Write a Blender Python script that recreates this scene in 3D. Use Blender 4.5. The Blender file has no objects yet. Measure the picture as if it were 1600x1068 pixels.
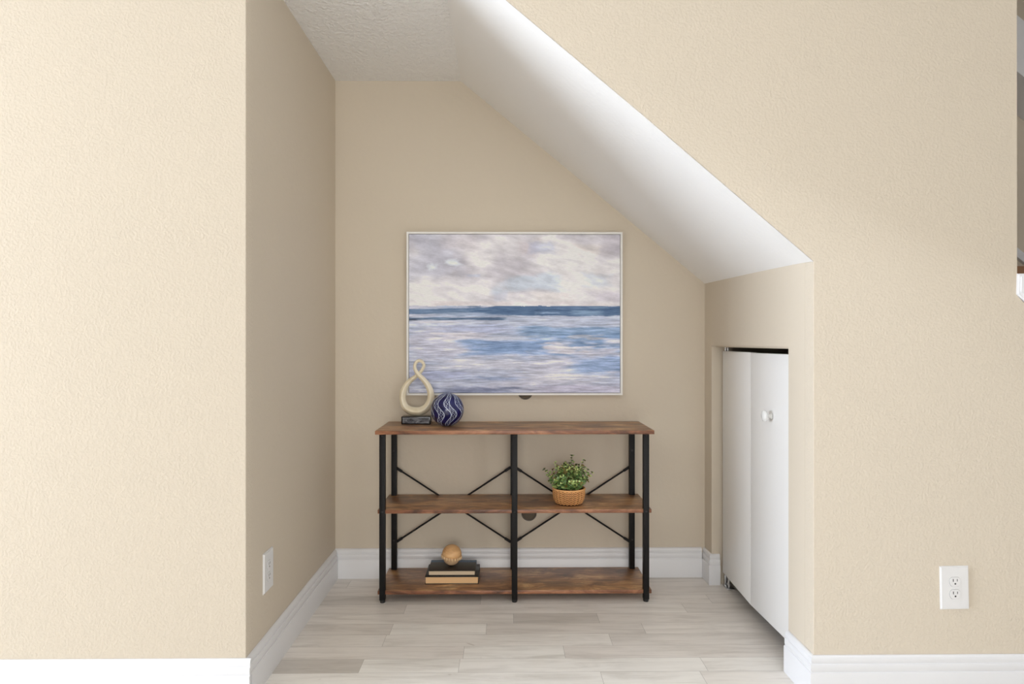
import bpy, bmesh, math, random
from mathutils import Vector, Matrix, noise
random.seed(7)
PI = math.pi
COL = bpy.context.scene.collection

# ------------------------------------------------------------------ helpers
def lin(c):
    return tuple(((v/255)/12.92 if v/255 <= .04045 else ((v/255+.055)/1.055)**2.4) for v in c)

def obj(name, bm, mat, parent=None, smooth=None, loc=None):
    me = bpy.data.meshes.new(name)
    bmesh.ops.recalc_face_normals(bm, faces=bm.faces)
    bm.to_mesh(me); bm.free()
    if smooth is not None:
        for p in me.polygons: p.use_smooth = True
        me.set_sharp_from_angle(angle=math.radians(smooth))
    o = bpy.data.objects.new(name, me)
    COL.objects.link(o)
    for m in (mat if isinstance(mat, (list, tuple)) else [mat]): me.materials.append(m)
    if parent: o.parent = parent
    if loc: o.location = loc
    return o

def empty(name, loc=(0, 0, 0), rz=0):
    o = bpy.data.objects.new(name, None); o.empty_display_size = .05
    COL.objects.link(o); o.location = loc; o.rotation_euler = (0, 0, rz)
    return o

def tag(o, label, cat, group=None):
    o['label'] = label; o['category'] = cat
    if group: o['group'] = group
    return o

def struct(o, label=None, cat=None):
    o['kind'] = 'structure'
    if label: o['label'] = label
    if cat: o['category'] = cat
    return o

def copy_tree(o, parent=None):
    c = o.copy(); COL.objects.link(c); c.parent = parent
    for ch in list(o.children): copy_tree(ch, c)
    return c

def box(bm, x0, x1, y0, y1, z0, z1, bev=0, seg=2, mtx=None):
    r = bmesh.ops.create_cube(bm, size=1)
    vs = r['verts']
    for v in vs:
        v.co = Vector((x0+(v.co.x+.5)*(x1-x0), y0+(v.co.y+.5)*(y1-y0), z0+(v.co.z+.5)*(z1-z0)))
        if mtx: v.co = mtx @ v.co
    if bev:
        es = list({e for v in vs for e in v.link_edges})
        bmesh.ops.bevel(bm, geom=es, offset=bev, segments=seg, affect='EDGES', profile=.5)

def cyl(bm, p0, p1, r0, r1=None, n=24, caps=True):
    p0, p1 = Vector(p0), Vector(p1); r1 = r0 if r1 is None else r1
    d = (p1-p0); q = d.to_track_quat('Z', 'Y').to_matrix().to_4x4()
    r = bmesh.ops.create_cone(bm, cap_ends=caps, segments=n, radius1=r0, radius2=r1, depth=d.length)
    M = Matrix.Translation((p0+p1)/2) @ q
    for v in r['verts']: v.co = M @ v.co

def sphere(bm, c, r, u=24, v=16, mtx=None):
    rr = bmesh.ops.create_uvsphere(bm, u_segments=u, v_segments=v, radius=1)
    for w in rr['verts']:
        p = Vector((w.co.x*r[0], w.co.y*r[1], w.co.z*r[2])) if isinstance(r, tuple) else w.co*r
        w.co = (mtx @ p if mtx else p) + Vector(c)

def lathe(bm, prof, n=48, mtx=None, close=False):
    rings = []
    for (r, z) in prof:
        rings.append([bm.verts.new(Vector((r*math.cos(2*PI*k/n), r*math.sin(2*PI*k/n), z))) for k in range(n)])
    for a, b in zip(rings, rings[1:]):
        for k in range(n):
            bm.faces.new((a[k], a[(k+1) % n], b[(k+1) % n], b[k]))
    if not close:
        bm.faces.new(rings[0][::-1]); bm.faces.new(rings[-1])
    if mtx:
        for rg in rings:
            for v in rg: v.co = mtx @ v.co

def prism(bm, pts, a, b, axis='y'):
    """extrude the outline pts from a to b along an axis; pts are the two other coordinates"""
    def mk(p, t):
        if axis == 'y': return Vector((p[0], t, p[1]))
        if axis == 'x': return Vector((t, p[0], p[1]))
        return Vector((p[0], p[1], t))
    A = [bm.verts.new(mk(p, a)) for p in pts]; B = [bm.verts.new(mk(p, b)) for p in pts]
    bm.faces.new(A); bm.faces.new(B[::-1])
    n = len(pts)
    for k in range(n): bm.faces.new((A[k], A[(k+1) % n], B[(k+1) % n], B[k]))

# ------------------------------------------------------------------ materials
class NT:
    def __init__(s, name):
        s.m = bpy.data.materials.new(name); s.m.use_nodes = True
        s.t = s.m.node_tree; s.t.nodes.clear()
        s.out = s.n('ShaderNodeOutputMaterial'); s.b = s.n('ShaderNodeBsdfPrincipled')
        s.l(s.b.outputs[0], s.out.inputs[0])
    def n(s, kind, **kw):
        x = s.t.nodes.new(kind)
        for k, v in kw.items(): setattr(x, k, v)
        return x
    def l(s, a, b): s.t.links.new(a, b)
    def coord(s, scale=(1, 1, 1), kind='Object', loc=(0, 0, 0)):
        tc = s.n('ShaderNodeTexCoord'); mp = s.n('ShaderNodeMapping')
        mp.inputs['Scale'].default_value = scale; mp.inputs['Location'].default_value = loc
        s.l(tc.outputs[kind], mp.inputs[0]); return mp.outputs[0]
    def noise(s, vec, scale, detail=4, rough=.55, dist=0):
        x = s.n('ShaderNodeTexNoise'); x.inputs['Scale'].default_value = scale
        x.inputs['Detail'].default_value = detail; x.inputs['Roughness'].default_value = rough
        x.inputs['Distortion'].default_value = dist
        s.l(vec, x.inputs['Vector']); return x.outputs['Fac']
    def ramp(s, fac, stops):
        r = s.n('ShaderNodeValToRGB'); e = r.color_ramp.elements
        while len(e) < len(stops): e.new(.5)
        for el, (p, c) in zip(e, stops): el.position = p; el.color = (*c, 1) if len(c) == 3 else c
        s.l(fac, r.inputs[0]); return r.outputs[0]
    def math(s, op, a, b=None, clamp=False):
        x = s.n('ShaderNodeMath', operation=op, use_clamp=clamp)
        for i, v in enumerate((a, b)):
            if v is None: continue
            if isinstance(v, (int, float)): x.inputs[i].default_value = v
            else: s.l(v, x.inputs[i])
        return x.outputs[0]
    def mix(s, fac, a, b, mode='MIX'):
        x = s.n('ShaderNodeMix', data_type='RGBA', blend_type=mode)
        for i, v in ((0, fac), (6, a), (7, b)):
            if isinstance(v, (int, float)): x.inputs[i].default_value = v
            elif isinstance(v, tuple): x.inputs[i].default_value = (*v, 1)
            else: s.l(v, x.inputs[i])
        return x.outputs[2]
    def color(s, c):
        if isinstance(c, tuple): s.b.inputs['Base Color'].default_value = (*c, 1)
        else: s.l(c, s.b.inputs['Base Color'])
    def set(s, rough=.5, spec=.5, metal=0):
        s.b.inputs['Roughness'].default_value = rough
        s.b.inputs['Specular IOR Level'].default_value = spec
        s.b.inputs['Metallic'].default_value = metal
    def bump(s, h, strength, dist):
        x = s.n('ShaderNodeBump'); x.inputs['Strength'].default_value = strength
        x.inputs['Distance'].default_value = dist
        s.l(h, x.inputs['Height']); s.l(x.outputs[0], s.b.inputs['Normal'])

def plaster(name, col, strength, dist, scale=85, fine=.35):
    t = NT(name); v = t.coord()
    n1 = t.noise(v, scale, 3, .5); r = t.ramp(n1, [(.42, (0, 0, 0)), (.62, (1, 1, 1))])
    n2 = t.noise(v, scale*2.6, 3, .6)
    h = t.math('ADD', r, t.math('MULTIPLY', n2, fine))
    t.bump(h, strength, dist)
    big = t.noise(v, 1.3, 3, .5)
    c = t.mix(big, tuple(x*.975 for x in col), tuple(x*1.02 for x in col))
    t.color(c); t.set(.62, .25)
    return t.m

def plain(name, col, rough=.5, spec=.5, metal=0, var=.04, scale=30, bump=0):
    t = NT(name); v = t.coord()
    n = t.noise(v, scale, 3)
    t.color(t.mix(n, tuple(x*(1-var) for x in col), tuple(min(1, x*(1+var)) for x in col)))
    t.set(rough, spec, metal)
    if bump: t.bump(t.noise(v, scale*8, 2), bump, .001)
    return t.m

WALL = (.655, .577, .466)
M_wall = plaster('beige_orange_peel_plaster', WALL, .5, .0010, 120)
M_wall_smooth = plaster('beige_smooth_plaster', WALL, .20, .0012, 45)
M_room = plaster('taupe_low_bounce_paint', (.36, .34, .31), .5, .0009)  # for unseen walls, kept dark to cut the light they bounce
M_ceil = plaster('white_textured_ceiling', (.86, .85, .83), .7, .0045, 55, .5)
M_ceil_s = plaster('white_smooth_ceiling', (.87, .86, .84), .22, .0012, 50, .5)
M_trim = plain('white_gloss_trim_paint', (.80, .80, .81), .32, .5, var=.01, scale=6)
M_door = plain('white_door_paint', (.87, .86, .84), .38, .45, var=.01, scale=4)
M_plastic = plain('white_outlet_plastic', (.80, .795, .79), .3, .5, var=.005)
M_slot = plain('dark_slot', (.02, .018, .016), .6)
M_black = plain('black_powder_coated_steel', (.0065, .0056, .0056), .5, .25, var=.15, scale=60)
M_foot = plain('black_plastic_foot', (.012, .012, .012), .5)
M_steel = plain('bright_steel', (.55, .55, .55), .3, .5, 1)
M_knobm = plain('white_porcelain_knob', (.82, .82, .80), .2, .5, var=.005)

def wood(name, edge=False):
    t = NT(name)
    v = t.coord((1, 2.9, 2.9))
    g = t.noise(v, 5.6, 8, .66, .7)                    # broad cloudy grain, stretched along x
    v2 = t.coord((1, 22, 22), loc=(3.1, 0, 0)); f = t.noise(v2, 7, 6, .7, .3)
    v3 = t.coord((1, 2.2, 2.2), loc=(7.3, 1, 0)); k = t.noise(v3, 5.5, 6, .65, 1.0)
    if edge:
        c = t.ramp(g, [(.36, lin((84, 56, 42))), (.5, lin((148, 98, 70))), (.64, lin((192, 138, 102)))])
    else:
        c = t.ramp(g, [(.30, lin((92, 66, 52))), (.43, lin((146, 106, 76))), (.53, lin((182, 136, 94))), (.68, lin((222, 182, 130)))])
        grey = t.ramp(k, [(.47, (0, 0, 0)), (.62, (1, 1, 1))])
        c = t.mix(t.math('MULTIPLY', grey, .66), c, lin((106, 84, 72)))
    fr = t.ramp(f, [(.34, (.50, .46, .43)), (.52, (1, 1, 1))])
    c = t.mix(.75, c, fr, 'MULTIPLY')
    t.color(c); t.set(.36, .5)
    t.bump(f, .15, .0006)
    return t.m
M_wood = wood('rustic_brown_board'); M_edge = wood('reddish_brown_board_edge', True)

def floor_mat():
    t = NT('pale_grey_wood_plank')
    at = t.n('ShaderNodeAttribute', attribute_name='plank')   # r: tone, g: offset
    sep = t.n('ShaderNodeSeparateColor'); t.l(at.outputs['Color'], sep.inputs[0])
    tc = t.n('ShaderNodeTexCoord'); add = t.n('ShaderNodeVectorMath', operation='ADD')
    cmb = t.n('ShaderNodeCombineXYZ')
    off = t.math('MULTIPLY', sep.outputs[1], 37.0)
    t.l(off, cmb.inputs[0]); t.l(t.math('MULTIPLY', sep.outputs[1], 11.0), cmb.inputs[2])
    t.l(tc.outputs['Object'], add.inputs[0]); t.l(cmb.outputs[0], add.inputs[1])
    def mp(s):
        m = t.n('ShaderNodeMapping'); m.inputs['Scale'].default_value = s; t.l(add.outputs[0], m.inputs[0]); return m.outputs[0]
    g = t.noise(mp((1, 7, 1)), 3.2, 5, .6, .7)
    f = t.noise(mp((1, 24, 1)), 5, 5, .65, .4)
    kn = t.noise(mp((1, 2.2, 1)), 7.5, 2, .5, 1.5)
    base = t.ramp(sep.outputs[0], [(0, lin((206, 200, 192))), (.5, lin((238, 232, 225))), (1, lin((250, 247, 241)))])
    c = t.mix(1.0, base, t.ramp(g, [(.28, (.80, .79, .77)), (.52, (.99, .99, .99)), (.7, (1.04, 1.04, 1.04))]), 'MULTIPLY')
    c = t.mix(.75, c, t.ramp(f, [(.30, (.82, .80, .78)), (.46, (1, 1, 1))]), 'MULTIPLY')
    c = t.mix(.8, c, t.ramp(kn, [(.73, (1, 1, 1)), (.80, (.72, .69, .66))]), 'MULTIPLY')
    t.color(c); t.set(.34, .42)
    return t.m
M_floor = floor_mat()
M_seam = plain('plank_seam_grey', lin((150, 144, 137)), .6)

# ------------------------------------------------------------------ room shell
XL, XR = -.804, .967           # alcove side walls
F, D = 2.14, 3.272             # front wall plane, alcove back wall plane
RX0, RX1, RY0, H = -6.2, 3.0, -5.6, 3.1
SK = .009                      # right alcove wall leans out a little toward the room

def rounded_corner(bm, test, off=.0028):
    es = [e for e in bm.edges if test(e)]
    bmesh.ops.bevel(bm, geom=es, offset=off, segments=3, affect='EDGES', profile=.5)

# floor: one slab, planks in its mesh
bm = bmesh.new()
lay = bm.loops.layers.float_color.new('plank')
fixed = {   # rows counted from Y = 2.328; joints in x, measured on the photo: list of (x_end, tone)
    -1: [(-1.6, .9), (.33, .95), (.67, 1.0), (1.9, .72)],
    0: [(-1.7, .7), (-.495, .10), (-.155, .98), (.70, .93), (1.9, .86)],
    1: [(-1.3, .5), (-.145, .55), (.22, .95), (1.05, .48), (2.1, .7)],
    2: [(-1.5, .7), (-.45, .60), (.405, .72), (1.15, .42), (2.1, .7)],
    3: [(-1.2, .6), (-.44, .42), (-.068, .88), (.55, .40), (1.2, .52), (2.1, .7)],
    4: [(-1.5, .6), (.04, .62), (.385, .15), (1.3, .48), (2.1, .7)],
    5: [(-1.0, .6), (-.415, .42), (.765, .66), (1.4, .36), (2.1, .7)],
    6: [(-1.3, .6), (-.1, .18), (.9, .5), (2.1, .4)],
    7: [(-1.3, .6), (.2, .52), (1.2, .42), (2.1, .7)],
    8: [(-.72, .45), (.5, .55), (2.1, .45)],
}
row_h = .1007
k0 = int(math.floor((RY0-2.328)/row_h)); k1 = int(math.ceil((3.3-2.328)/row_h))
rr = random.Random(3)
for k in range(k0, k1):
    y0, y1 = 2.328+k*row_h, 2.328+(k+1)*row_h
    x = RX0
    segs = list(fixed.get(k, []))
    while not segs or segs[-1][0] < RX1:
        lastx = segs[-1][0] if segs else RX0-rr.uniform(0, .8)
        segs.append((lastx+rr.uniform(.45, 1.25), rr.choice([.15, .4, .6, .7, .85, 1.0])))
    for xe, tone in segs:
        xe = min(xe, RX1)
        if xe-x < .02: continue
        vs = [bm.verts.new((a, b, 0)) for a, b in ((x+.0004, y0+.0004), (xe-.0004, y0+.0004), (xe-.0004, y1-.0004), (x+.0004, y1-.0004))]
        f = bm.faces.new(vs); o_ = rr.random()
        for lp in f.loops: lp[lay] = (tone, o_, 0, 1)
        x = xe
nf = len(bm.faces)
box(bm, RX0, RX1, RY0, 3.30, -.06, -.0012)
bm.faces.ensure_lookup_table()
for f in bm.faces[nf:]: f.material_index = 1
struct(obj('floor', bm, [M_floor, M_seam]))

# front wall, left of the alcove
bm = bmesh.new(); box(bm, RX0, XL, F, F+.06, 0, H)
rounded_corner(bm, lambda e: all(abs(v.co.x-XL) < 1e-4 and abs(v.co.y-F) < 1e-4 for v in e.verts))
struct(obj('wall_front_left', bm, M_wall, smooth=30))
# alcove left side wall
bm = bmesh.new(); box(bm, XL-.10, XL, F+.06, D+.1, 0, H)
struct(obj('wall_left', bm, M_wall_smooth))
# alcove back wall
bm = bmesh.new(); box(bm, XL, RX1, D, D+.1, 0, H)
struct(obj('wall_back', bm, M_wall_smooth))
# front wall over and to the right of the alcove (outline in x, z)
SF = [(-.205, 2.372), (.428, 1.8435), (XR+SK, 1.379)]      # front edge of the sloping soffit
SB = [(-.205, 2.372), (.428, 1.852), (XR, 1.405)]          # its back edge
XE = 1.6235
bm = bmesh.new()
prism(bm, [(XL, H), (XL, 2.3755), (SF[0][0], 2.3755), (SF[1][0], SF[1][1]+.0045), (XR+SK+.001, SF[2][1]+.0035), (XR+SK, SF[2][1]), (XR+SK, 0), (RX1, 0), (RX1, .28), (1.72, 1.17), (XE-.002, 1.274), (XE, 1.34), (XE, H)], F, F+.06)
rounded_corner(bm, lambda e: all(abs(v.co.y-F) < 1e-4 for v in e.verts) and not all(v.co.z > H-.01 or v.co.z < .01 for v in e.verts)
               and not all(abs(v.co.x-RX1) < 1e-3 for v in e.verts) and max(v.co.x for v in e.verts) < XE+.001 and min(v.co.x for v in e.verts) > XL+.001)
box(bm, XE, RX1, F, F+.06, 2.95, H); box(bm, 2.56, RX1, F, F+.06, 1.34, 2.95)  # unseen header and side strip, added to limit light into the stairwell
struct(obj('wall_front_right', bm, M_wall, smooth=30))
# alcove right side wall with the low closet opening; a solid with a leaning face
OY0, OY1, OZ = 2.325, 3.168, 1.108
def xr(y): return XR+SK*(D-y)/(D-F)
def slab_r(bm, y0, y1, z0, z1, t=.10):
    vs = []
    for y in (y0, y1):
        for x in (xr(y), xr(y)+t):
            for z in (z0, z1): vs.append(bm.verts.new((x, y, z)))
    for q in ((0, 1, 3, 2), (4, 5, 7, 6), (0, 1, 5, 4), (2, 3, 7, 6), (0, 2, 6, 4), (1, 3, 7, 5)):
        bm.faces.new([vs[i] for i in q])
bm = bmesh.new()
slab_r(bm, F+.06, OY0, 0, OZ); slab_r(bm, OY1, D, 0, OZ); slab_r(bm, F+.06, D, OZ, 1.44)
struct(obj('wall_right', bm, M_wall_smooth))
# alcove flat ceiling and sloping soffit under the stairs
bm = bmesh.new(); box(bm, XL, -.205, F+.0015, D, 2.372, 2.3752); box(bm, XL, -.205, F+.061, D, 2.375, 2.45)
struct(obj('ceiling', bm, M_ceil))
bm = bmesh.new()
n1, n2 = 24, 16
grid = []
def edgept(E, s):
    if s < .5: a, b, u = E[0], E[1], s*2
    else: a, b, u = E[1], E[2], s*2-1
    return a[0]+(b[0]-a[0])*u, a[1]+(b[1]-a[1])*u
for i in range(n1+1):
    row = []
    for j in range(n2+1):
        s, v = i/n1, j/n2
        a, b = edgept(SF, s), edgept(SB, s)
        y = F+.0015+(D-F-.0015)*v
        # the plaster dips slightly toward the closet wall
        w = v**.7
        row.append(bm.verts.new((a[0]+(b[0]-a[0])*v, y, a[1]+(b[1]-a[1])*(w if s > .5 else v))))
    grid.append(row)
for i in range(n1):
    for j in range(n2): bm.faces.new((grid[i][j], grid[i+1][j], grid[i+1][j+1], grid[i][j+1]))
r = bmesh.ops.extrude_face_region(bm, geom=bm.faces[:])
for v in [g for g in r['geom'] if isinstance(g, bmesh.types.BMVert)]: v.co.z += .12; v.co.y = min(max(v.co.y, F+.0625), D)
struct(obj('ceiling_sloped', bm, M_ceil_s, smooth=25))

# the rest of the room behind and beside the camera
def holed(name, rects, axis, t0, t1, mat):
    bm = bmesh.new()
    for (a0, a1, z0, z1) in rects:
        if axis == 'x': box(bm, t0, t1, a0, a1, z0, z1)
        else: box(bm, a0, a1, t0, t1, z0, z1)
    return struct(obj(name, bm, mat))
WY0, WY1, WZ0, WZ1 = -.5, 1.95, .12, 2.25         # side window
holed('wall_side', [(RY0, WY0, 0, H), (WY1, F, 0, H), (WY0, WY1, 0, WZ0), (WY0, WY1, WZ1, H)], 'x', RX0-.12, RX0, M_room)
VX0, VX1, VZ0, VZ1 = -1.3, 1.7, .3, 2.3            # unseen rear window, added for fill light
holed('wall_rear', [(RX0, VX0, 0, H), (VX1, RX1, 0, H), (VX0, VX1, 0, VZ0), (VX0, VX1, VZ1, H)], 'y', RY0-.12, RY0, M_room)
RW = 2.55
UY0, UY1, UZ0, UZ1 = -3.6, -1.4, .2, 2.3            # unseen window added for fill, right-hand wall behind the camera
holed('wall_room_right', [(RY0, UY0, 0, H), (UY1, F, 0, H), (UY0, UY1, 0, UZ0), (UY0, UY1, UZ1, H)], 'x', RW, RW+.12, M_room)
bm = bmesh.new(); box(bm, RX1, RX1+.1, F, D+.1, 0, H)
struct(obj('wall_stair_right', bm, M_room))
bm = bmesh.new(); box(bm, RX0-.12, RX1+.1, RY0-.12, D+.1, H, H+.1)
struct(obj('ceiling_room', bm, M_ceil))
def window(name, axis, a0, a1, z0, z1, t, mull):
    w = struct(empty(name))
    bm = bmesh.new(); s = .05
    parts = [(a0, a0+s, z0, z1), (a1-s, a1, z0, z1), (a0+s, a1-s, z0, z0+s), (a0+s, a1-s, z1-s, z1)]
    for k in range(1, mull):
        c = a0+(a1-a0)*k/mull; parts.append((c-.02, c+.02, z0+s, z1-s))
    for (p, q, r0, r1) in parts:
        if axis == 'x': box(bm, t, t+.05, p, q, r0, r1)
        else: box(bm, p, q, t, t+.05, r0, r1)
    obj('window_frame', bm, M_trim, w)
    return w
window('window_1', 'x', WY0, WY1, WZ0, WZ1, RX0-.09, 2)
window('fill_window_right', 'x', UY0, UY1, UZ0, UZ1, RW+.04, 2)  # unseen frame added around the right-hand fill light
window('fill_window_rear', 'y', VX0, VX1, VZ0, VZ1, RY0-.09, 3)  # unseen frame added around the rear fill light

# ------------------------------------------------------------------ baseboards
BP = [(0, 0), (.0165, 0), (.0165, .0865), (.0150, .0895), (.0122, .0905), (.0120, .0925), (.0140, .0955), (.0140, .1120), (.0125, .1150), (.0098, .1160),
      (.0096, .1180), (.0112, .1215), (.0110, .1290), (.0090, .1345), (.0055, .1385), (.0015, .1400), (0, .1400)]
def baseboard(name, path, closed=False):
    """path: points (x, y) along the wall; the board grows to the left of the path direction, with mitred corners"""
    bm = bmesh.new(); rings = []
    n = len(path)
    for i, p in enumerate(path):
        p = Vector(p)
        d0 = (p-Vector(path[i-1])).normalized() if i else None
        d1 = (Vector(path[i+1])-p).normalized() if i < n-1 else None
        d0 = d0 or d1; d1 = d1 or d0
        nn = lambda d: Vector((-d.y, d.x))
        m = (nn(d0)+nn(d1)).normalized(); m = m/max(.3, m.dot(nn(d0)))
        rings.append([bm.verts.new((p.x+m.x*a, p.y+m.y*a, z)) for a, z in BP])
    for A, B in zip(rings, rings[1:]):
        for k in range(len(BP)-1): bm.faces.new((A[k], A[k+1], B[k+1], B[k]))
    bm.faces.new(rings[0]); bm.faces.new(rings[-1][::-1])
    return struct(obj(name, bm, M_trim, smooth=40))
e = .0004
# direction such that the room lies on the left of the path
baseboard('baseboard_left', [(XL+e, D-e), (XL+e, F-e)][::1] and [(XL+e, F+.004), (XL+e, D-.0175)][::-1])
baseboard('baseboard_back', [(xr(D)-.0175, D-e), (XL+e, D-e)])
baseboard('baseboard_front_left', [(XL+.0169, F-e), (RX0, F-e)])
JX = 1.004
baseboard('baseboard_right', [(JX, OY1-e), (xr(OY1)-e, OY1-e), (xr(D)-e, D-e)])
baseboard('baseboard_front_right', [(RW, F-e), (XR+SK-e, F-e), (xr(OY0)-e, OY0-.001)])
baseboard('baseboard_side', [(RX0+e, F-.02), (RX0+e, RY0)])
baseboard('baseboard_rear', [(RX0, RY0+e), (RX1, RY0+e)])

# ------------------------------------------------------------------ closet: bifold door, track, dark inside
door = struct(empty('door_1', (1.0, 2.75, 0)), 'low white bifold closet door under the sloping ceiling', 'door')
def panel(p0, p1, z0, z1, th=.028):
    p0, p1 = Vector(p0), Vector(p1); d = (p1-p0); L = d.length
    bm = bmesh.new(); box(bm, 0, L, 0, th, z0, z1, .0025, 2)
    ang = math.atan2(d.y, d.x)
    M = Matrix.Translation((p0.x, p0.y, 0)) @ Matrix.Rotation(ang, 4, 'Z')
    bmesh.ops.transform(bm, matrix=Matrix.Translation((-1.0, -2.75, 0)) @ M, verts=bm.verts)
    return bm
# panel faces point toward -x; far panel from the hinge jamb to the fold, near panel from the fold to the leading edge
hinge, fold, lead = (1.012, 3.145), (.998, 2.752), (1.010, 2.352)
obj('door_panel', panel(fold, hinge, .062, 1.086).copy() if False else panel((hinge[0], hinge[1]), (fold[0], fold[1]+.001), .062, 1.0835), M_door, door, 30)
pn = obj('door_panel', panel((fold[0], fold[1]-.001), (lead[0], lead[1]), .062, 1.0815), M_door, door, 30)
# knob on the near panel, turned about the panel normal
bm = bmesh.new()
lathe(bm, [(.0001, 0), (.0115, 0), (.0115, .003), (.0075, .006), (.007, .013), (.012, .017), (.0195, .021), (.0215, .026), (.020, .031), (.013, .0345), (.0001, .0355)], 32, close=True)
kb = obj('door_knob', bm, M_knobm, pn, 50)
kb.rotation_euler = (0, -PI/2, 0); kb.location = (1.0035-.001-1.0, 2.545-2.75, .848)
# hinge hardware
bm = bmesh.new(); box(bm, 1.014-1, 1.050-1, 3.085-2.75, 3.150-2.75, .0, .006, .001); box(bm, 1.020-1, 1.045-1, 3.140-2.75, 3.146-2.75, 0, .05, .001)
cyl(bm, (.03, 3.11-2.75, .005), (.03, 3.11-2.75, .066), .006, n=12); cyl(bm, (.03, 3.11-2.75, .016), (.03, 3.11-2.75, .024), .011, n=6)
obj('pivot_bracket', bm, M_steel, door, 30)
bm = bmesh.new(); cyl(bm, (.02, 3.125-2.75, 1.080), (.02, 3.125-2.75, 1.102), .007, n=16); cyl(bm, (.02, 3.095-2.75, 1.084), (.02, 3.095-2.75, 1.102), .004, n=12)
obj('top_pivot', bm, M_steel, door, 30)
M_track = plain('beige_painted_track', WALL, .5, .3)
bm = bmesh.new(); box(bm, -.012, -.006, OY0-2.75+.001, OY1-2.75-.001, 1.1015, 1.1078); box(bm, -.006, .05, OY0-2.75+.001, OY1-2.75-.001, 1.104, 1.1078)
obj('door_track', bm, M_track, door)
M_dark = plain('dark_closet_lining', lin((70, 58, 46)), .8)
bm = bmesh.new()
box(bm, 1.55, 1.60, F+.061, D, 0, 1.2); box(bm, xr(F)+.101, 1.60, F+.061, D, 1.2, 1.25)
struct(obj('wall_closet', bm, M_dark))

# ------------------------------------------------------------------ stairwell glimpsed at the right edge
# white stringer cap on the knee wall, falling to the right
bm = bmesh.new()
prism(bm, [(XE-.001, 1.3410), (XE-.003, 1.2755), (1.66, 1.2400), (2.9, .20), (2.9, .32), (1.78, 1.262), (1.70, 1.3410)], F-.006, F+.14)
bmesh.ops.bevel(bm, geom=[e_ for e_ in bm.edges if all(abs(v.co.y-(F-.006)) < 1e-4 for v in e_.verts)], offset=.004, segments=2, affect='EDGES')
struct(obj('trim_1', bm, M_trim, smooth=30), 'white stringer cap at the right edge beside the stair opening', 'trim')
bm = bmesh.new()
prism(bm, [(XE+.008, 1.331), (XE+.007, 1.283), (1.668, 1.252), (2.9, .22), (2.9, .30), (1.772, 1.252), (1.695, 1.331)], F-.010, F-.0055)
struct(obj('trim_2', bm, M_trim))
# beam, skirt board and a brown flight on the far side
def sl(x, z0, x0): return z0-(x-x0)*.80
bm = bmesh.new()
prism(bm, [(2.0, sl(2.0, 2.600, 2.324)), (2.0, sl(2.0, 2.346, 2.324)), (2.99, sl(2.99, 2.346, 2.324)), (2.99, sl(2.99, 2.600, 2.324))], 3.06, D-.001)
struct(obj('trim_3', bm, M_trim))
bm = bmesh.new()
prism(bm, [(2.0, sl(2.0, 1.576, 2.47)), (2.0, sl(2.0, 1.531, 2.47)), (2.99, sl(2.99, 1.531, 2.47)), (2.99, sl(2.99, 1.576, 2.47))], D-.022, D-.001)
struct(obj('trim_4', bm, M_trim))
M_tread = plain('brown_wood_tread', lin((150, 112, 84)), .5, .4, var=.15)
bm = bmesh.new()
pts = [(2.02, .9)]
x = 2.290-.42; z = 1.467+.168*2
while x < 2.9:
    pts += [(x, z), (x+.21, z)]; x += .21; z -= .168
pts += [(x, .3), (1.908, .3)]
pts = [p for p in pts if not p == (2.02, .9)]
prism(bm, pts, 3.05, D-.023)
struct(obj('staircase', bm, M_tread))

# ------------------------------------------------------------------ wall outlets
def outlet():
    w, h = .0455, .068
    root = empty('wall_outlet')
    bm = bmesh.new(); box(bm, -w, w, -.0055, 0, -h, h)
    fr = [e_ for e_ in bm.edges if all(v.co.y < -.005 for v in e_.verts)]
    bmesh.ops.bevel(bm, geom=fr, offset=.0035, segments=3, affect='EDGES')
    obj('cover_plate', bm, M_plastic, root, 40)
    for s in (1, -1):
        z = s*.0197
        bm = bmesh.new()
        pts = []
        for k in range(48):
            a = 2*PI*k/48; pts.append((.0172*math.cos(a), z+max(-.0143, min(.0143, .0172*math.sin(a)))))
        prism(bm, pts, -.0072, -.002)
        bmesh.ops.bevel(bm, geom=[e_ for e_ in bm.edges if all(v.co.y < -.007 for v in e_.verts)], offset=.0007, segments=2, affect='EDGES')
        r = obj('receptacle', bm, M_plastic, root, 40)
        bm = bmesh.new()
        box(bm, -.0075, -.0052, -.0075, -.003, z+.0005, z+.0090); box(bm, .0055, .0075, -.0075, -.003, z+.0012, z+.0085)
        cyl(bm, (0, -.0075, z-.0062), (0, -.003, z-.0062), .0027, n=16)
        obj('slot', bm, M_slot, r)
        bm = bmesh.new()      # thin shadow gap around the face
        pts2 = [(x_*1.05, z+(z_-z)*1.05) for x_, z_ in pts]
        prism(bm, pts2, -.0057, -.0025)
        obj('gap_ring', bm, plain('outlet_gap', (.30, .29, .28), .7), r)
    bm = bmesh.new(); cyl(bm, (0, -.0065, 0), (0, -.003, 0), .0030, n=20)
    s_ = obj('screw', bm, M_plastic, root, 30)
    return root
o1 = outlet(); o1.location = (1.4218, F-.0003, .3507); o1.rotation_euler = (0, math.radians(-1.0), 0)
tag(o1, 'white duplex wall outlet on the beige wall right of the alcove', 'outlet', 'white duplex wall outlets')
o2 = copy_tree(o1); o2.location = (XL+.0003, 2.333, .349); o2.rotation_euler = (0, 0, PI/2)
tag(o2, 'white duplex wall outlet on the shaded left side wall of the alcove', 'outlet', 'white duplex wall outlets')

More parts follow.
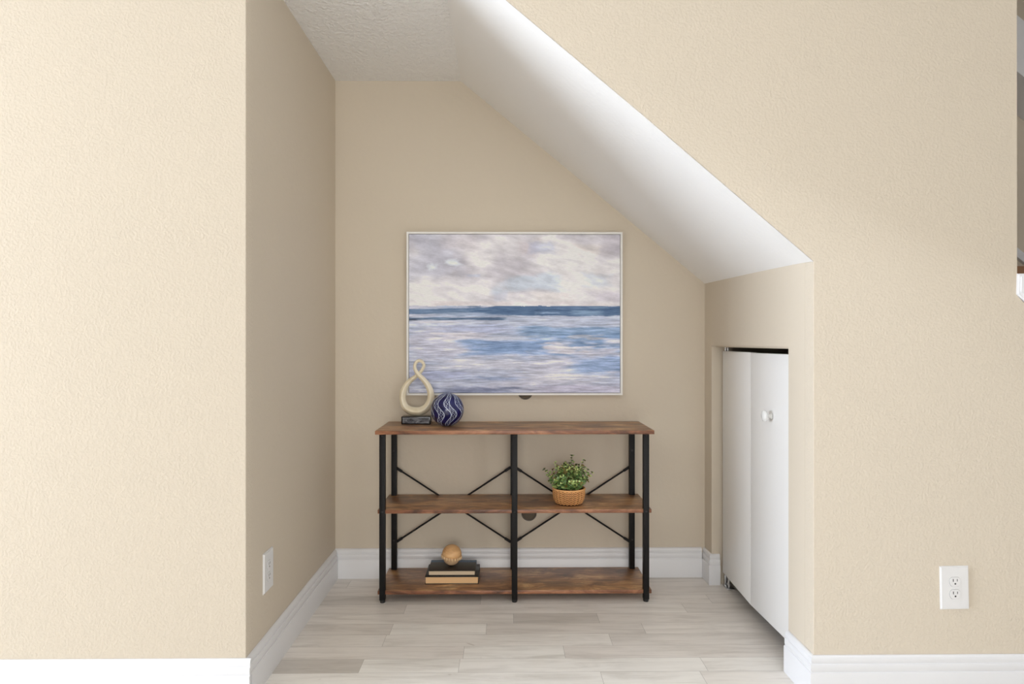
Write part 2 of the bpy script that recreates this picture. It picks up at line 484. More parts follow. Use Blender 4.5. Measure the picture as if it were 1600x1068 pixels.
# ------------------------------------------------------------------ cable grommets in the back wall
M_grom = plain('dark_bronze_grey_plastic', lin((84, 74, 62)), .4, .4)
M_grom2 = plain('grommet_brush', lin((100, 90, 76)), .8)
def grommet():
    root = empty('cable_grommet')
    R = Matrix.Rotation(PI/2, 4, 'X')
    bm = bmesh.new(); lathe(bm, [(.0285, .0), (.0365, .0), (.0365, .002), (.0345, .004), (.031, .004), (.0285, .002)], 48, R, close=True)
    obj('ring', bm, M_grom, root, 40)
    bm = bmesh.new(); lathe(bm, [(.0001, .0005), (.0288, .0005), (.0288, .0018), (.0001, .0022)], 48, R, close=True)
    obj('insert', bm, M_grom2, root, 40)
    return root
g1 = grommet(); g1.location = (.1034, D-.0003, .8860)
tag(g1, 'dark round cable grommet in the back wall peeking out below the painting', 'cable outlet', 'round cable grommets in the back wall')
g2 = copy_tree(g1); g2.location = (.1215, D-.0003, .3045)
tag(g2, 'dark round cable grommet in the back wall just below the middle shelf', 'cable outlet', 'round cable grommets in the back wall')

# ------------------------------------------------------------------ painting
PX0, PX1, PZ0, PZ1 = -.4594, .5641, .8731, 1.6461
PY = 3.235
pic = empty('framed_painting', ((PX0+PX1)/2, D, PZ0))
tag(pic, 'large abstract blue and white seascape painting in a thin white floating frame', 'painting')
W, Hh = PX1-PX0, PZ1-PZ0
M_frame = plain('off_white_frame', (.82, .81, .78), .45, .4, var=.02)
bm = bmesh.new(); t_ = .0095
y0, y1 = PY-D, -.001
A = [(-W/2, 0), (W/2, 0), (W/2, Hh), (-W/2, Hh)]; B = [(-W/2+t_, t_), (W/2-t_, t_), (W/2-t_, Hh-t_), (-W/2+t_, Hh-t_)]
rings = [[bm.verts.new((p[0], y, p[1])) for p in P_] for P_, y in ((A, y1), (A, y0), (B, y0), (B, y1))]
for a, b in zip(rings, rings[1:]+rings[:1]):
    for k in range(4): bm.faces.new((a[k], a[(k+1) % 4], b[(k+1) % 4], b[k]))
obj('frame', bm, M_frame, pic)
M_back = plain('dark_frame_recess', lin((96, 88, 82)), .8)
bm = bmesh.new(); box(bm, -W/2+t_, W/2-t_, -.012, -.002, t_, Hh-t_)
obj('backing', bm, M_back, pic)

def fb(x, y, z=0.0, o=4): return noise.fractal(Vector((x, y, z)), 1.0, 2.0, o, noise_basis='PERLIN_ORIGINAL')
def sm(a, b, x):
    t = max(0, min(1, (x-a)/(b-a))); return t*t*(3-2*t)
def mixc(a, b, t): return tuple(p+(q-p)*t for p, q in zip(a, b))
def blob(c, u, v, u0, u1, v0, v1, col, k, edge=.35, fu=5, fv=30, seed=0, amp=.9):
    """a brushed patch: soft box broken by streaky noise"""
    if u < u0-.08 or u > u1+.08 or v < v0-.06 or v > v1+.06: return c
    cu, cv, hu, hv = (u0+u1)/2, (v0+v1)/2, (u1-u0)/2, (v1-v0)/2
    d = max(abs(u-cu)/hu, abs(v-cv)/hv)
    d += amp*.5*fb(u*fu*2, v*fv, seed, 5)
    a = 1-sm(1-edge, 1+edge*.3, d)
    return mixc(c, col, a*k)
def paint(u, v):
    # gentle warp so strokes wander
    wv = v+.012*fb(u*2.5, v*5, 3)
    if v < .452+.004*fb(u*14, 0, 9):
        n = fb(u*2.6+1.3, v*3.2, 1, 5); m = fb(u*7, v*10, 5, 4); s = fb(u*9+v*7, v*26-u*9, 8, 4)
        c = mixc((196, 192, 199), (226, 223, 224), sm(-.35, .4, n+.25*m))
        c = blob(c, u, v, -.05, .30, -.05, .28, (184, 185, 199), .70, .6, 3, 6, 11)
        c = blob(c, u, v, .14, .34, -.03, .10, (200, 194, 200), .6, .6, 4, 8, 14)
        c = blob(c, u, v, .50, .62, .02, .16, (196, 186, 190), .6, .6, 4, 8, 12)
        c = blob(c, u, v, .35, .55, -.02, .18, (222, 219, 221), .6, .7, 4, 7, 13)
        c = blob(c, u, v, .56, .70, .05, .13, (176, 184, 210), .5, .6, 8, 14, 15)
        c = blob(c, u, v, .58, .98, .10, .24, (224, 222, 223), .75, .6, 4, 9, 16)
        c = blob(c, u, v, .76, .95, .06, .14, (222, 214, 208), .5, .6, 4, 12, 26)
        c = blob(c, u, v, .88, 1.05, -.05, .16, (188, 183, 192), .6, .6, 4, 8, 17)
        c = blob(c, u, v, .41, .76, .24, .37, (198, 209, 222), .75, .5, 4, 10, 18)
        c = blob(c, u, v, .82, .98, .24, .34, (204, 212, 224), .6, .6, 5, 10, 19)
        c = blob(c, u, v, .0, .40, .28, .43, (225, 222, 226), .8, .5, 3, 10, 20)
        c = blob(c, u, v, .56, .80, .36, .42, (224, 218, 217), .7, .6, 4, 12, 21)
        c = blob(c, u, v, .84, 1.05, .36, .44, (198, 192, 203), .7, .6, 4, 16, 22)
        c = blob(c, u, v, .40, .47, .36, .43, (192, 196, 212), .5, .6, 9, 9, 23)
        c = blob(c, u, v, .12, .27, .155, .195, (226, 231, 238), .95, .7, 8, 20, 24, 1.6)
        c = blob(c, u, v, .085, .13, .18, .235, (226, 231, 238), .9, .7, 12, 14, 25, 1.6)
        c = blob(c, u, v, .27, .34, .25, .27, (180, 186, 204), .6, .7, 8, 25, 27)
        c = blob(c, u, v, .0, 1, .42, .452, (214, 204, 206), .55, .6, 4, 30, 28)
        k = 22*s+12*m
        return tuple(x+k for x in c)
    # water
    s = fb(u*3.2, wv*34, 2, 6); q = fb(u*13+v*3, wv*120, 6, 5); n = fb(u*2.2, wv*7, 4, 4)
    depth = sm(.45, 1.0, v)
    c = mixc((172, 182, 204), (196, 196, 210), sm(-.3, .35, n+.5*s))
    c = mixc(c, (192, 192, 208), depth*.5)
    c = blob(c, u, v, -.1, 1.1, .50, .585, (186, 192, 210), .8, .3, 2, 20, 31)
    c = blob(c, u, v, .50, 1.1, .575, .66, (126, 153, 187), .85, .45, 3, 34, 32)
    c = blob(c, u, v, .10, .50, .57, .63, (164, 172, 200), .75, .5, 3, 34, 33)
    c = blob(c, u, v, .24, .74, .655, .765, (128, 154, 193), .9, .5, 3, 30, 34)
    c = blob(c, u, v, .70, 1.1, .62, .74, (122, 150, 188), .85, .5, 3, 30, 35)
    c = blob(c, u, v, .76, 1.1, .765, .895, (138, 161, 198), .85, .5, 3, 26, 36)
    c = blob(c, u, v, .0, .22, .60, .80, (186, 187, 205), .7, .6, 3, 24, 37)
    c = blob(c, u, v, .10, .32, .62, .665, (216, 212, 220), .9, .6, 4, 60, 38, 1.5)
    c = blob(c, u, v, .32, .60, .64, .672, (204, 206, 218), .7, .6, 4, 60, 39, 1.6)
    c = blob(c, u, v, .62, .88, .695, .76, (218, 214, 222), .95, .6, 4, 46, 40, 1.7)
    c = blob(c, u, v, .90, 1.1, .655, .70, (216, 212, 220), .85, .6, 4, 46, 41, 1.5)
    c = blob(c, u, v, .72, .92, .63, .665, (190, 188, 194), .7, .6, 5, 60, 42, 1.7)
    c = blob(c, u, v, .12, .60, .78, .86, (208, 207, 218), .75, .6, 3, 40, 43, 1.3)
    c = blob(c, u, v, -.05, .30, .86, .92, (170, 176, 204), .8, .5, 3, 30, 44)
    c = blob(c, u, v, .28, .55, .895, .925, (146, 158, 188), .85, .6, 5, 50, 45, 1.3)
    c = blob(c, u, v, .50, .95, .87, .95, (208, 206, 216), .6, .6, 4, 60, 46, 1.5)
    c = blob(c, u, v, .55, 1.05, .95, 1.02, (178, 174, 194), .7, .6, 4, 60, 47, 1.4)
    c = blob(c, u, v, .06, .56, .965, 1.02, (132, 138, 165), .85, .6, 5, 40, 48, 1.4)
    # horizon masses
    top = .448+(.018*sm(.46, .0, u))
    c = blob(c, u, v, -.1, .52, top+.004, .505, (104, 128, 160), .95, .25, 6, 40, 51, .7)
    c = blob(c, u, v, .28, 1.1, .449, .515, (78, 104, 138), .97, .2, 6, 40, 52, .5)
    c = blob(c, u, v, .10, .40, .49, .52, (158, 172, 196), .8, .5, 4, 50, 53, 1.0)
    c = blob(c, u, v, .60, .74, .487, .503, (150, 172, 202), .8, .6, 8, 60, 54, 1.4)
    c = blob(c, u, v, .76, .93, .478, .508, (134, 160, 188), .85, .5, 6, 40, 55, .8)
    c = blob(c, u, v, .86, .99, .455, .466, (104, 128, 156), .8, .5, 6, 60, 56, 1.4)
    c = blob(c, u, v, -.05, .465, .523, .541, (82, 104, 132), .97, .3, 5, 40, 57, .6)
    c = blob(c, u, v, -.05, .05, .53, .545, (62, 70, 88), .8, .5, 8, 60, 58, .8)
    c = blob(c, u, v, .02, .24, .545, .56, (216, 214, 222), .8, .5, 5, 50, 59, 1.2)
    if v > .51: k = 30*s+34*q
    else: k = 12*s+22*q
    return tuple(x+k for x in c)
KP = 1.22
cw, ch = W-2*t_-.004, Hh-2*t_-.004
NU, NV = 400, 300
verts = []; cols = []
for j in range(NV+1):
    v = j/NV
    for i in range(NU+1):
        u = i/NU
        verts.append((-cw/2+cw*u, -.0335, Hh/2+ch/2-ch*v))
        c = lin(tuple(max(0, min(250, x)) for x in paint(u, v)))
        cols.append((min(.92, c[0]*KP*.99), min(.92, c[1]*KP), min(.92, c[2]*KP*1.02), 1))
faces = [(j*(NU+1)+i, j*(NU+1)+i+1, (j+1)*(NU+1)+i+1, (j+1)*(NU+1)+i) for j in range(NV) for i in range(NU)]
nb = len(verts)
x0c, x1c, z0c, z1c = -cw/2, cw/2, Hh/2-ch/2, Hh/2+ch/2
for (x, z) in ((x0c, z0c), (x1c, z0c), (x1c, z1c), (x0c, z1c)): verts.append((x, -.0335, z)); cols.append((.8, .8, .82, 1))
for (x, z) in ((x0c, z0c), (x1c, z0c), (x1c, z1c), (x0c, z1c)): verts.append((x, -.0125, z)); cols.append((.8, .8, .82, 1))
for k in range(4): faces.append((nb+k, nb+(k+1) % 4, nb+4+(k+1) % 4, nb+4+k))
me = bpy.data.meshes.new('canvas'); me.from_pydata(verts, [], faces)
ca = me.color_attributes.new('paint', 'FLOAT_COLOR', 'POINT')
ca.data.foreach_set('color', [x for c in cols for x in c])
t = NT('brushed_oil_paint')
at = t.n('ShaderNodeAttribute', attribute_name='paint')
nz = t.noise(t.coord((1, 1, 5)), 55, 5, .7, .5)
t.color(t.mix(.22, at.outputs['Color'], t.ramp(nz, [(.3, (.5, .5, .52)), (.7, (1.3, 1.3, 1.3))]), 'MULTIPLY'))
t.set(.55, .3); t.bump(nz, .25, .001)
me.materials.append(t.m)
cv = bpy.data.objects.new('canvas', me); COL.objects.link(cv); cv.parent = pic

# ------------------------------------------------------------------ console bookcase
CX, CY = .0470, 3.09
rack = empty('console_bookshelf', (CX, CY, 0))
tag(rack, 'low three-tier bookshelf with rustic brown boards and black metal frame', 'bookshelf')
def board(name, x0, x1, y0, y1, z0, z1, cut=None):
    bm = bmesh.new(); box(bm, x0-CX, x1-CX, y0-CY, y1-CY, z0, z1, .0012, 2)
    for f in bm.faces:
        if abs(f.normal.z) < .5: f.material_index = 1
    return obj(name, bm, [M_wood, M_edge], rack, 30)
TOPZ = .746
board('shelf_board', -.549, .646, 2.918, 3.262, TOPZ-.016, TOPZ)
b2 = board('shelf_board', -.544, .641, 2.952, 3.252, .385, .401)
b3 = board('shelf_board', -.544, .641, 2.952, 3.252, .036, .052)
LW = .0125
def leg(x, y, front):
    bm = bmesh.new(); box(bm, x-LW-CX, x+LW-CX, y-CY, y+.025-CY, .012, TOPZ-.0165, .0012, 2)
    l = obj('leg', bm, M_black, rack, 30)
    bm = bmesh.new()
    cyl(bm, (x-CX, y+.0125-CY, .0), (x-CX, y+.0125-CY, .006), .0105, .0122, 20); cyl(bm, (x-CX, y+.0125-CY, .006), (x-CX, y+.0125-CY, .013), .0122, .0122, 20)
    obj('foot', bm, M_foot, l, 40)
    bm = bmesh.new()
    zs = (.72, .392) if front else (.612, .19)
    bm.free()
    for z in zs:
        bm = bmesh.new(); sphere(bm, (x-CX, y-CY-.0002, z), (.0045, .002, .0045), 12, 8)
        obj('bolt', bm, M_foot, l, 60)
    return l
for x in (-.5235, .0470, .6175): leg(x, 2.947, True)
for x in (-.5175, .0450, .6085): leg(x, 3.225, False)
def brace(x0, z0, x1, z1, y):
    bm = bmesh.new()
    a, b = Vector((x0-CX, 0, z0)), Vector((x1-CX, 0, z1)); d = b-a; L = d.length
    ang = math.atan2(d.z, d.x)
    M = Matrix.Translation((a.x, y-CY, a.z)) @ Matrix.Rotation(-ang, 4, 'Y')
    r0 = .0042
    cyl(bm, (.03, 0, 0), (L-.03, 0, 0), r0, n=12)
    for (p, q) in ((0, .034), (L-.034, L)): box(bm, p, q, -.0018, .0018, -.0065, .0065, .001, 1)
    bmesh.ops.transform(bm, matrix=M, verts=bm.verts)
    return obj('cross_brace', bm, M_black, rack, 35)
for (xa, xb) in ((-.509, .034), (.056, .599)):
    brace(xa, .531, xb, .178, 3.2352); brace(xa, .178, xb, .531, 3.2430)

# ------------------------------------------------------------------ knot sculpture on its block
scx, scy = -.4035, 3.176
sc = empty('loop_sculpture', (scx, scy, TOPZ))
tag(sc, 'cream figure-eight loop sculpture on a dark glossy block base', 'sculpture')
t = NT('glossy_cream_ceramic'); v = t.coord()
n = t.noise(v, 14, 4, .5, .4)
t.color(t.ramp(n, [(.3, lin((226, 212, 180))), (.6, lin((244, 234, 208)))])); t.set(.22, .6); t.b.inputs['Coat Weight'].default_value = .8; t.b.inputs['Coat Roughness'].default_value = .06
M_cream = t.m
t = NT('dark_marbled_gloss_base'); v = t.coord((1, 1, 2)); n = t.noise(v, 28, 5, .6, 1.2)
t.color(t.ramp(n, [(.35, lin((26, 26, 30))), (.55, lin((112, 114, 120))), (.7, lin((160, 162, 166)))])); t.set(.12, .6)
M_base = t.m
M_bblack = plain('black_gloss_lacquer', (.012, .012, .014), .15, .6)
bm = bmesh.new(); box(bm, -.0675, .0675, -.032, .032, 0, .0365, .003, 3)
ba = obj('base', bm, M_bblack, sc, 30)
bm = bmesh.new(); box(bm, -.061, .061, -.0332, -.0318, .005, .0315, .0006, 1)
obj('inlay', bm, M_base, ba, 30)
ctrl = [  # crop x, crop y, strand half width, forward offset
 (347, 212, 18, -.4), (360, 262, 21, -.9), (397, 312, 26, -1), (447, 365, 30, -.6), (497, 436, 35, -.2), (524, 520, 39, 0), (517, 600, 42, 0), (475, 672, 46, 0),
 (420, 708, 48, 0), (366, 716, 49, 0), (300, 706, 47, 0), (243, 668, 43, 0), (214, 600, 39, 0), (212, 520, 37, 0), (240, 440, 33, .3),
 (290, 378, 28, .7), (345, 335, 24, 1), (392, 293, 21, 1), (428, 250, 19, .7), (446, 205, 18, .3), (431, 168, 18, 0), (397, 152, 18, 0), (363, 168, 18, -.1)]
sc_k = 1/(7.12*336)
def cr(p0, p1, p2, p3, t):
    return tuple(.5*((2*b)+(-a+c)*t+(2*a-5*b+4*c-d)*t*t+(-a+3*b-3*c+d)*t**3) for a, b, c, d in zip(p0, p1, p2, p3))
pts = []
N = len(ctrl)
for i in range(N):
    for s in range(7):
        pts.append(cr(ctrl[i-1], ctrl[i], ctrl[(i+1) % N], ctrl[(i+2) % N], s/7))
bm = bmesh.new(); rings = []; K = 28; n = len(pts)
zb = .0362
for i, p in enumerate(pts):
    q0, q1 = pts[i-1], pts[(i+1) % n]
    tx, tz = q1[0]-q0[0], -(q1[1]-q0[1]); L = math.hypot(tx, tz); nx, nz = -tz/L, tx/L
    cx_, cz_ = (p[0]-368)*sc_k, zb+(765-p[1])*sc_k
    r = p[2]*sc_k; ry = r*1.25+.002; yo = p[3]*.0125
    ring = []
    for k in range(K):
        a = 2*PI*k/K; ca_, sa = math.cos(a), math.sin(a)
        ex = 1.42
        u_ = math.copysign(abs(ca_)**ex, ca_)*r; w_ = math.copysign(abs(sa)**ex, sa)*ry
        ring.append(bm.verts.new((cx_+nx*u_, yo+w_, cz_+nz*u_)))
    rings.append(ring)
for a, b in zip(rings, rings[1:]+rings[:1]):
    for k in range(K): bm.faces.new((a[k], a[(k+1) % K], b[(k+1) % K], b[k]))
obj('loop', bm, M_cream, sc, 75)

# ------------------------------------------------------------------ blue patterned ball
RB = .0752
t = NT('cobalt_ball_with_white_lace_waves')
tc = t.n('ShaderNodeTexCoord'); sp = t.n('ShaderNodeSeparateXYZ'); t.l(tc.outputs['Object'], sp.inputs[0])
ny = t.math('MULTIPLY', sp.outputs[1], -1.0)
phi = t.math('DIVIDE', t.math('ARCTAN2', sp.outputs[0], ny), math.radians(45))
zc = t.math('SUBTRACT', sp.outputs[2], .11*RB)
wave = t.math('MULTIPLY', t.math('SINE', t.math('MULTIPLY', zc, PI/(.70*RB))), .30)
ph = t.math('ADD', t.math('ADD', phi, wave), 8.883)
fr = t.math('FRACT', ph)
band = t.math('LESS_THAN', fr, .46)
d1 = t.math('ABSOLUTE', t.math('SUBTRACT', fr, .46)); d2 = t.math('MINIMUM', fr, t.math('SUBTRACT', 1.0, fr))
line = t.math('LESS_THAN', t.math('MINIMUM', d1, d2), .032)
# lace: diagonal net inside the bands
u8 = t.math('MULTIPLY', ph, 4.2); z8 = t.math('MULTIPLY', sp.outputs[2], 64.0)
g1_ = t.math('ABSOLUTE', t.math('SINE', t.math('MULTIPLY', t.math('ADD', u8, z8), PI)))
g2_ = t.math('ABSOLUTE', t.math('SINE', t.math('MULTIPLY', t.math('SUBTRACT', u8, z8), PI)))
net = t.math('LESS_THAN', t.math('MINIMUM', g1_, g2_), .17)
white = t.math('MAXIMUM', line, t.math('MULTIPLY', band, net))
nn_ = t.noise(t.coord(), 22, 3)
blue = t.ramp(nn_, [(.3, lin((10, 12, 58))), (.7, lin((20, 26, 98)))])
t.color(t.mix(white, blue, lin((190, 200, 220))))
t.set(.14, .6); t.bump(white, .15, .0006)
bm = bmesh.new(); sphere(bm, (0, 0, 0), RB, 64, 40)
ball = obj('decorative_ball', bm, t.m, None, 60)
ball.location = (-.2545, 3.085, TOPZ+RB-.0008)
tag(ball, 'cobalt blue ceramic ball with wavy white lace bands beside the loop sculpture', 'ball')

# ------------------------------------------------------------------ plant in a woven basket
px_, py_, pz_ = .2925, 3.062, .401
pl = empty('potted_plant', (px_, py_, pz_))
tag(pl, 'small green leafy plant in a tan woven basket on the middle shelf', 'plant')
M_bask = plain('woven_tan_seagrass', lin((226, 170, 112)), .6, .3, var=.22, scale=90)
M_bask2 = plain('basket_inner_brown', lin((84, 50, 26)), .7, .2)
prof = [(.052, 0), (.059, .004), (.066, .018), (.0705, .036), (.0712, .050), (.0708, .066)]
def pr(z):
    for (r0, z0), (r1, z1) in zip(prof, prof[1:]):
        if z <= z1: return r0+(r1-r0)*(z-z0)/(z1-z0)
    return prof[-1][0]
bm = bmesh.new()
lathe(bm, [(.001, 0.0005)]+[(r-.0015, max(z, .0005)) for r, z in prof]+[(.066, .066), (.064, .052), (.001, .052)], 48, close=True)
bk = obj('basket', bm, M_bask2, pl, 50)
bm = bmesh.new(); NC = 46
for c in range(NC):
    for k in range(7):
        z0 = .003+k*.0085
        sgn = 1 if c % 2 else -1
        a0 = 2*PI*(c-.02)/NC; a1 = 2*PI*(c+1.02)/NC
        dz = .0062
        q = []
        for (a, zz) in ((a0, z0+(0 if sgn > 0 else dz)), (a1, z0+(dz if sgn > 0 else 0))):
            for off in (0, .0058):
                z = min(.066, zz+off); q.append((a, z))
        q = [q[0], q[2], q[3], q[1]]
        outer = []; base_ = []
        ca_ = sum(a for a, z in q)/4; cz = sum(z for a, z in q)/4
        for (a, z) in q:
            r = pr(z)-.002; base_.append(bm.verts.new((r*math.cos(a), r*math.sin(a), z)))
        for (a, z) in q:
            a_ = ca_+(a-ca_)*.80; z_ = cz+(z-cz)*.72; r = pr(z_)+.0020
            outer.append(bm.verts.new((r*math.cos(a_), r*math.sin(a_), z_)))
        bm.faces.new(outer)
        for k2 in range(4): bm.faces.new((base_[k2], base_[(k2+1) % 4], outer[(k2+1) % 4], outer[k2]))
obj('weave', bm, M_bask, bk, 50)
bm = bmesh.new()
lathe(bm, [(.068, .0645), (.0725, .0635), (.0745, .0665), (.0745, .0700), (.072, .0725), (.068, .0715), (.0665, .068)], 56, close=True)
rings_ = None
bm.verts.ensure_lookup_table()
nv = len(bm.verts)
for k in range(56):
    a, b = k, (k+1) % 56
    bm.faces.new((bm.verts[a], bm.verts[b], bm.verts[6*56+b], bm.verts[6*56+a]))
obj('rim', bm, M_bask, bk, 50)
bm = bmesh.new(); lathe(bm, [(.001, .050), (.0655, .050), (.0655, .060), (.04, .0625), (.001, .064)], 32, close=True)
obj('soil', bm, plain('dark_moss', lin((46, 44, 32)), .9, .2, var=.4, scale=120, bump=.6), pl, 60)
t = NT('eucalyptus_green_leaf')
at = t.n('ShaderNodeAttribute', attribute_name='leaf')
t.color(at.outputs['Color']); t.set(.5, .35)
t.b.inputs['Subsurface Weight'].default_value = 0
M_leaf = t.m
M_stem = plain('reddish_green_stem', lin((96, 92, 58)), .6)
rp = random.Random(21)
lb = bmesh.new(); ll = lb.loops.layers.float_color.new('leaf')
sb = bmesh.new()
greens = [(112, 140, 92), (92, 124, 78), (134, 160, 112), (150, 172, 122), (78, 108, 74), (112, 140, 110), (164, 180, 128), (70, 92, 54), (104, 96, 62)]
def leaf(p, d, up, s, col):
    d = d.normalized(); side = d.cross(up).normalized(); nrm = side.cross(d).normalized()
    shape = [(0, .0), (.25, .36), (.55, .50), (.82, .40), (1, .0)]
    cen = []; L_ = []; R_ = []
    for (a, w) in shape:
        bend = -.16*a*a
        c = p+d*(a*s)+nrm*(bend*s); cen.append(c)
        L_.append(c+side*(w*s)+nrm*(.14*w*s)); R_.append(c-side*(w*s)+nrm*(.14*w*s))
    vc = [lb.verts.new(c) for c in cen]
    vl = [vc[0]]+[lb.verts.new(c) for c in L_[1:-1]]+[vc[-1]]
    vr = [vc[0]]+[lb.verts.new(c) for c in R_[1:-1]]+[vc[-1]]
    for side_v in (vl, vr):
        for k in range(4):
            vs = []
            for v_ in (vc[k], side_v[k], side_v[k+1], vc[k+1]):
                if v_ not in vs: vs.append(v_)
            if len(vs) >= 3:
                f = lb.faces.new(vs)
                for lp in f.loops: lp[ll] = (*lin(col), 1)
# stems: direction outward, heights following the outline seen in the photo
stems = [(-.98, 0.0, .092), (.92, -.1, .078), (-.60, -.3, .125), (.64, .0, .132), (.13, .0, .152), (-.12, .3, .118), (.40, -.4, .100), (-.35, -.5, .095)]
for k in range(60):
    a = rp.uniform(0, 2*PI); rad = rp.uniform(.1, .9)
    stems.append((rad*math.cos(a), rad*math.sin(a), rp.uniform(.070, .112)*(1.10-.25*abs(rad*math.cos(a)))))
for k in range(16):
    a = rp.uniform(PI*.85, PI*2.15)
    stems.append((.86*math.cos(a), .80*math.sin(a), rp.uniform(.036, .062)))
for (dx, dy, hh) in stems:
    root = Vector((dx*.036+rp.uniform(-.008, .008), dy*.036+rp.uniform(-.008, .008), .058))
    if hh < .045: root = Vector((dx*.05, dy*.05, .060))
    tip = Vector((dx*.112 if abs(dx) > .9 else dx*.104, dy*.078, .060+hh))
    mid = (root+tip)/2+Vector((-dx*.008, -dy*.008, .012))
    nseg = max(6, int(hh/.0125))
    prev = root; az = rp.uniform(0, PI)
    for s in range(1, nseg+1):
        u = s/nseg
        p = root*(1-u)**2+mid*2*u*(1-u)+tip*u*u
        cyl(sb, prev, p, .0009, .0008, 5, False)
        d = (p-prev).normalized()
        if u > .12:
            az += PI/2+rp.uniform(-.4, .4)
            sd = d.orthogonal().normalized(); sd.rotate(Matrix.Rotation(az, 3, d))
            size = .0235*(1-.52*u)*rp.uniform(.8, 1.2)
            for sg in (1, -1):
                dd = (sd*sg+d*.55+Vector((0, 0, .12))).normalized()
                ci = rp.choice(greens) if u < .85 else rp.choice([greens[8], greens[7], greens[3], greens[6]])
                j_ = rp.uniform(-16, 20); ci = tuple(max(0, min(255, x*k_+j_)) for x, k_ in zip(ci, (1.38, 1.34, 1.22)))
                leaf(p, dd, (d+Vector((0, -.4, .5))).normalized(), size, ci)
        prev = p
    ci = rp.choice([greens[8], greens[6], greens[7], greens[2]])
    for q in range(4):
        a = q*PI/2+rp.random()
        leaf(tip, Vector((math.cos(a)*.6, math.sin(a)*.6, 1)), Vector((0, 0, 1)) + Vector((math.cos(a), math.sin(a), 0))*-.5, .008, ci)
lme = obj('foliage', lb, M_leaf, pl, 180)
obj('stems', sb, M_stem, pl, 60)

# ------------------------------------------------------------------ books and wooden ball on the bottom shelf
def book(name, cx, y0, w, d, z0, h, cover, pages, spine):
    root = empty(name, (cx, y0+d/2, z0)); ct = .0028
    bm = bmesh.new()
    box(bm, -w/2, w/2, -d/2, d/2-.002, 0, ct, .0008, 2); box(bm, -w/2, w/2, -d/2, d/2-.002, h-ct, h, .0008, 2)
    obj('cover', bm, cover, root, 30)
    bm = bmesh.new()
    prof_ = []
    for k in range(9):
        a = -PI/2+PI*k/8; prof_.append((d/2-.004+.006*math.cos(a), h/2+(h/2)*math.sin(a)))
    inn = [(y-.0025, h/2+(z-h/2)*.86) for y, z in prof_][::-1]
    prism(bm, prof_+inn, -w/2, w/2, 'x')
    # hinge strip over the top board; upper book's colour paints in a reflection
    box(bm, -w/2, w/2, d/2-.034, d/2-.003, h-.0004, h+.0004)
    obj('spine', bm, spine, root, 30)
    bm = bmesh.new(); box(bm, -w/2+.0035, w/2-.0035, -d/2+.0025, d/2-.004, ct, h-ct)
    obj('pages', bm, pages, root)
    return root
def pages(name, c):
    t = NT(name); v = t.coord((1, 1, 1)); w = t.n('ShaderNodeTexWave', bands_direction='Z')
    w.inputs['Scale'].default_value = 300; w.inputs['Distortion'].default_value = 1.5; t.l(v, w.inputs[0])
    t.color(t.mix(w.outputs['Fac'], tuple(x*.84 for x in c), c)); t.set(.8, .2)
    return t.m
M_cov = plain('black_cloth_cover', lin((40, 34, 30)), .38, .45, var=.2, scale=60)
M_cov2 = plain('very_dark_cover', lin((30, 27, 22)), .35, .45, var=.2, scale=60)
M_spb = plain('blue_grey_spine_reflection', lin((104, 128, 152)), .5)  # blue-grey stands for a reflection along the upper book's back strip
bl = book('book', -.2305, 3.030, .238, .172, .0523, .0335, M_cov2, pages('tan_page_edges', lin((238, 196, 146))), M_cov2)
tag(bl, 'thick black book with tan page edges, lower of the two on the bottom shelf', 'book', 'books on the bottom shelf')
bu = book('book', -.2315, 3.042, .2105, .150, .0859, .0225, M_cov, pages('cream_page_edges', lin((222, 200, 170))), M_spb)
tag(bu, 'thinner dark book with cream page edges, lying on top of the thick book', 'book', 'books on the bottom shelf')

t = NT('turned_pale_wood'); v = t.coord((1, 1, 3)); n = t.noise(v, 12, 5, .6, 1.0)
t.color(t.ramp(n, [(.3, lin((190, 140, 92))), (.5, lin((226, 178, 124))), (.75, lin((242, 202, 150)))])); t.set(.45, .4)
M_pw = t.m
M_pw2 = plain('pale_bead_wood', lin((224, 190, 146)), .45, .4, var=.12, scale=50)
M_pw3 = plain('lower_wood', lin((214, 178, 140)), .5, .4, var=.12, scale=30)
wb = empty('wooden_bead_ball', (-.2365, 3.112, .1087))
tag(wb, 'small wooden ball ringed by pale beads on top of the stacked books', 'ornament')
T = Matrix.Translation((0, 0, .0475)) @ Matrix.Rotation(math.radians(6), 4, 'Y') @ Matrix.Rotation(math.radians(5), 4, 'X')
bm = bmesh.new()
pf = [(.0435, .0005), (.0445, .003)]+[(.0445*math.cos(a), .003+.0445*math.sin(a)) for a in [PI/2*k/14 for k in range(1, 14)]]+[(.0003, .0475)]
lathe(bm, [(.036, .0005)]+pf, 48, T, close=True); obj('dome', bm, M_pw, wb, 50)
bm = bmesh.new()
pf = [(.0003, -.0462)]+[(.0395*math.sin(a), -.006-.0402*math.cos(a)) for a in [PI/2*k/12 for k in range(1, 13)]]+[(.0385, -.001), (.03, .0005)]
lathe(bm, pf, 48, T, close=True); obj('bowl', bm, M_pw3, wb, 50)
nbd = 20
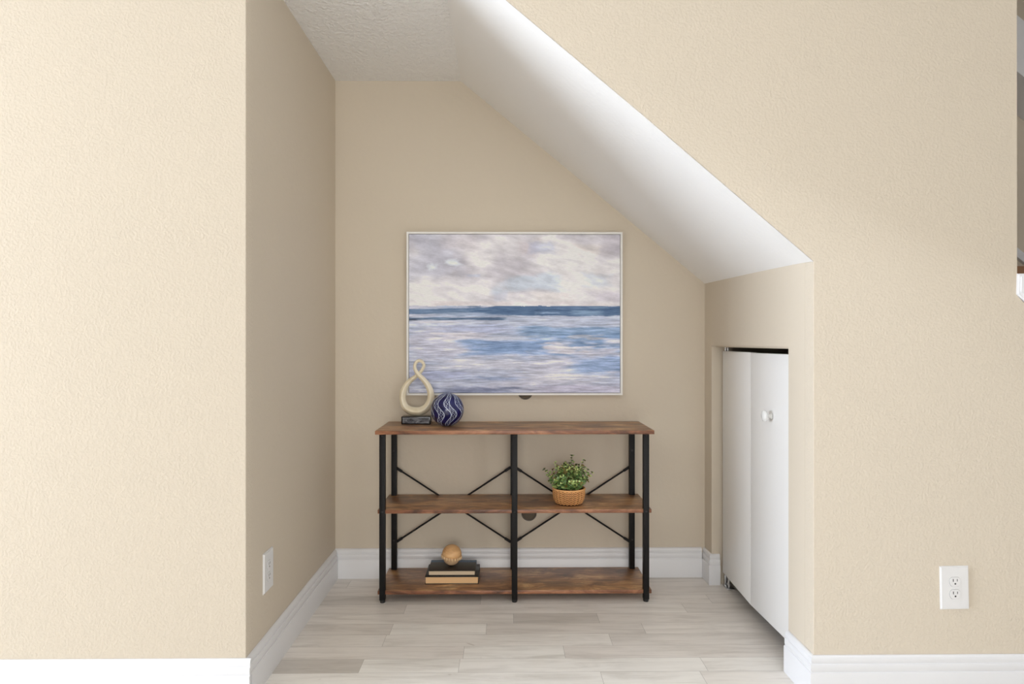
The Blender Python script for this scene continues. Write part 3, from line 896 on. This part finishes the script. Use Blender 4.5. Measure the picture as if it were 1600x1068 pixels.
for k in range(nbd):
    a = 2*PI*(k+.5)/nbd
    bm = bmesh.new(); c = T @ Vector((.0425*math.cos(a), .0425*math.sin(a), -.0065)); sphere(bm, c, (.0056, .0056, .0076), 14, 10)
    obj('bead', bm, M_pw2, wb, 60)

# ------------------------------------------------------------------ light
def area(name, loc, rot, sx, sy, power, col):
    l = bpy.data.lights.new(name, 'AREA'); l.shape = 'RECTANGLE'; l.size = sx; l.size_y = sy
    l.energy = power; l.color = col
    o = bpy.data.objects.new(name, l); COL.objects.link(o); o.location = loc; o.rotation_euler = rot
    return o
area('side_window_daylight', (RX0-.02, (WY0+WY1)/2, (WZ0+WZ1)/2), (0, -PI/2, 0), WZ1-WZ0-.1, WY1-WY0-.1, 385, (.87, .97, 1.12))
area('rear_fill_light', ((VX0+VX1)/2, RY0-.02, (VZ0+VZ1)/2), (PI/2, 0, 0), VX1-VX0-.1, VZ1-VZ0-.1, 124, (1, .99, .975))  # fill light from behind, set in the added rear window
area('right_fill_light', (RW+.02, (UY0+UY1)/2, (UZ0+UZ1)/2), (0, PI/2, 0), UZ1-UZ0-.1, UY1-UY0-.1, 62, (1, .985, .96))  # added fill to brighten the alcove's left side wall
w = bpy.data.worlds.new('sky'); bpy.context.scene.world = w; w.use_nodes = True
w.node_tree.nodes['Background'].inputs[0].default_value = (.75, .85, 1, 1)
w.node_tree.nodes['Background'].inputs[1].default_value = .6

# ------------------------------------------------------------------ camera and view
cam = bpy.data.cameras.new('camera'); cam.sensor_width = 36; cam.lens = 36*1067/1600; cam.clip_start = .05
co = bpy.data.objects.new('camera', cam); COL.objects.link(co)
co.location = (0, 0, 1.125); co.rotation_euler = (PI/2, 0, -13/1067)
sc_ = bpy.context.scene
sc_.camera = co
sc_.view_settings.view_transform = 'Standard'; sc_.view_settings.look = 'None'
sc_.view_settings.exposure = -.22; sc_.view_settings.gamma = 1; sc_.view_settings.use_curve_mapping = False
sc_.cycles.use_denoising = True
sc_.cycles.max_bounces = 10; sc_.cycles.diffuse_bounces = 6
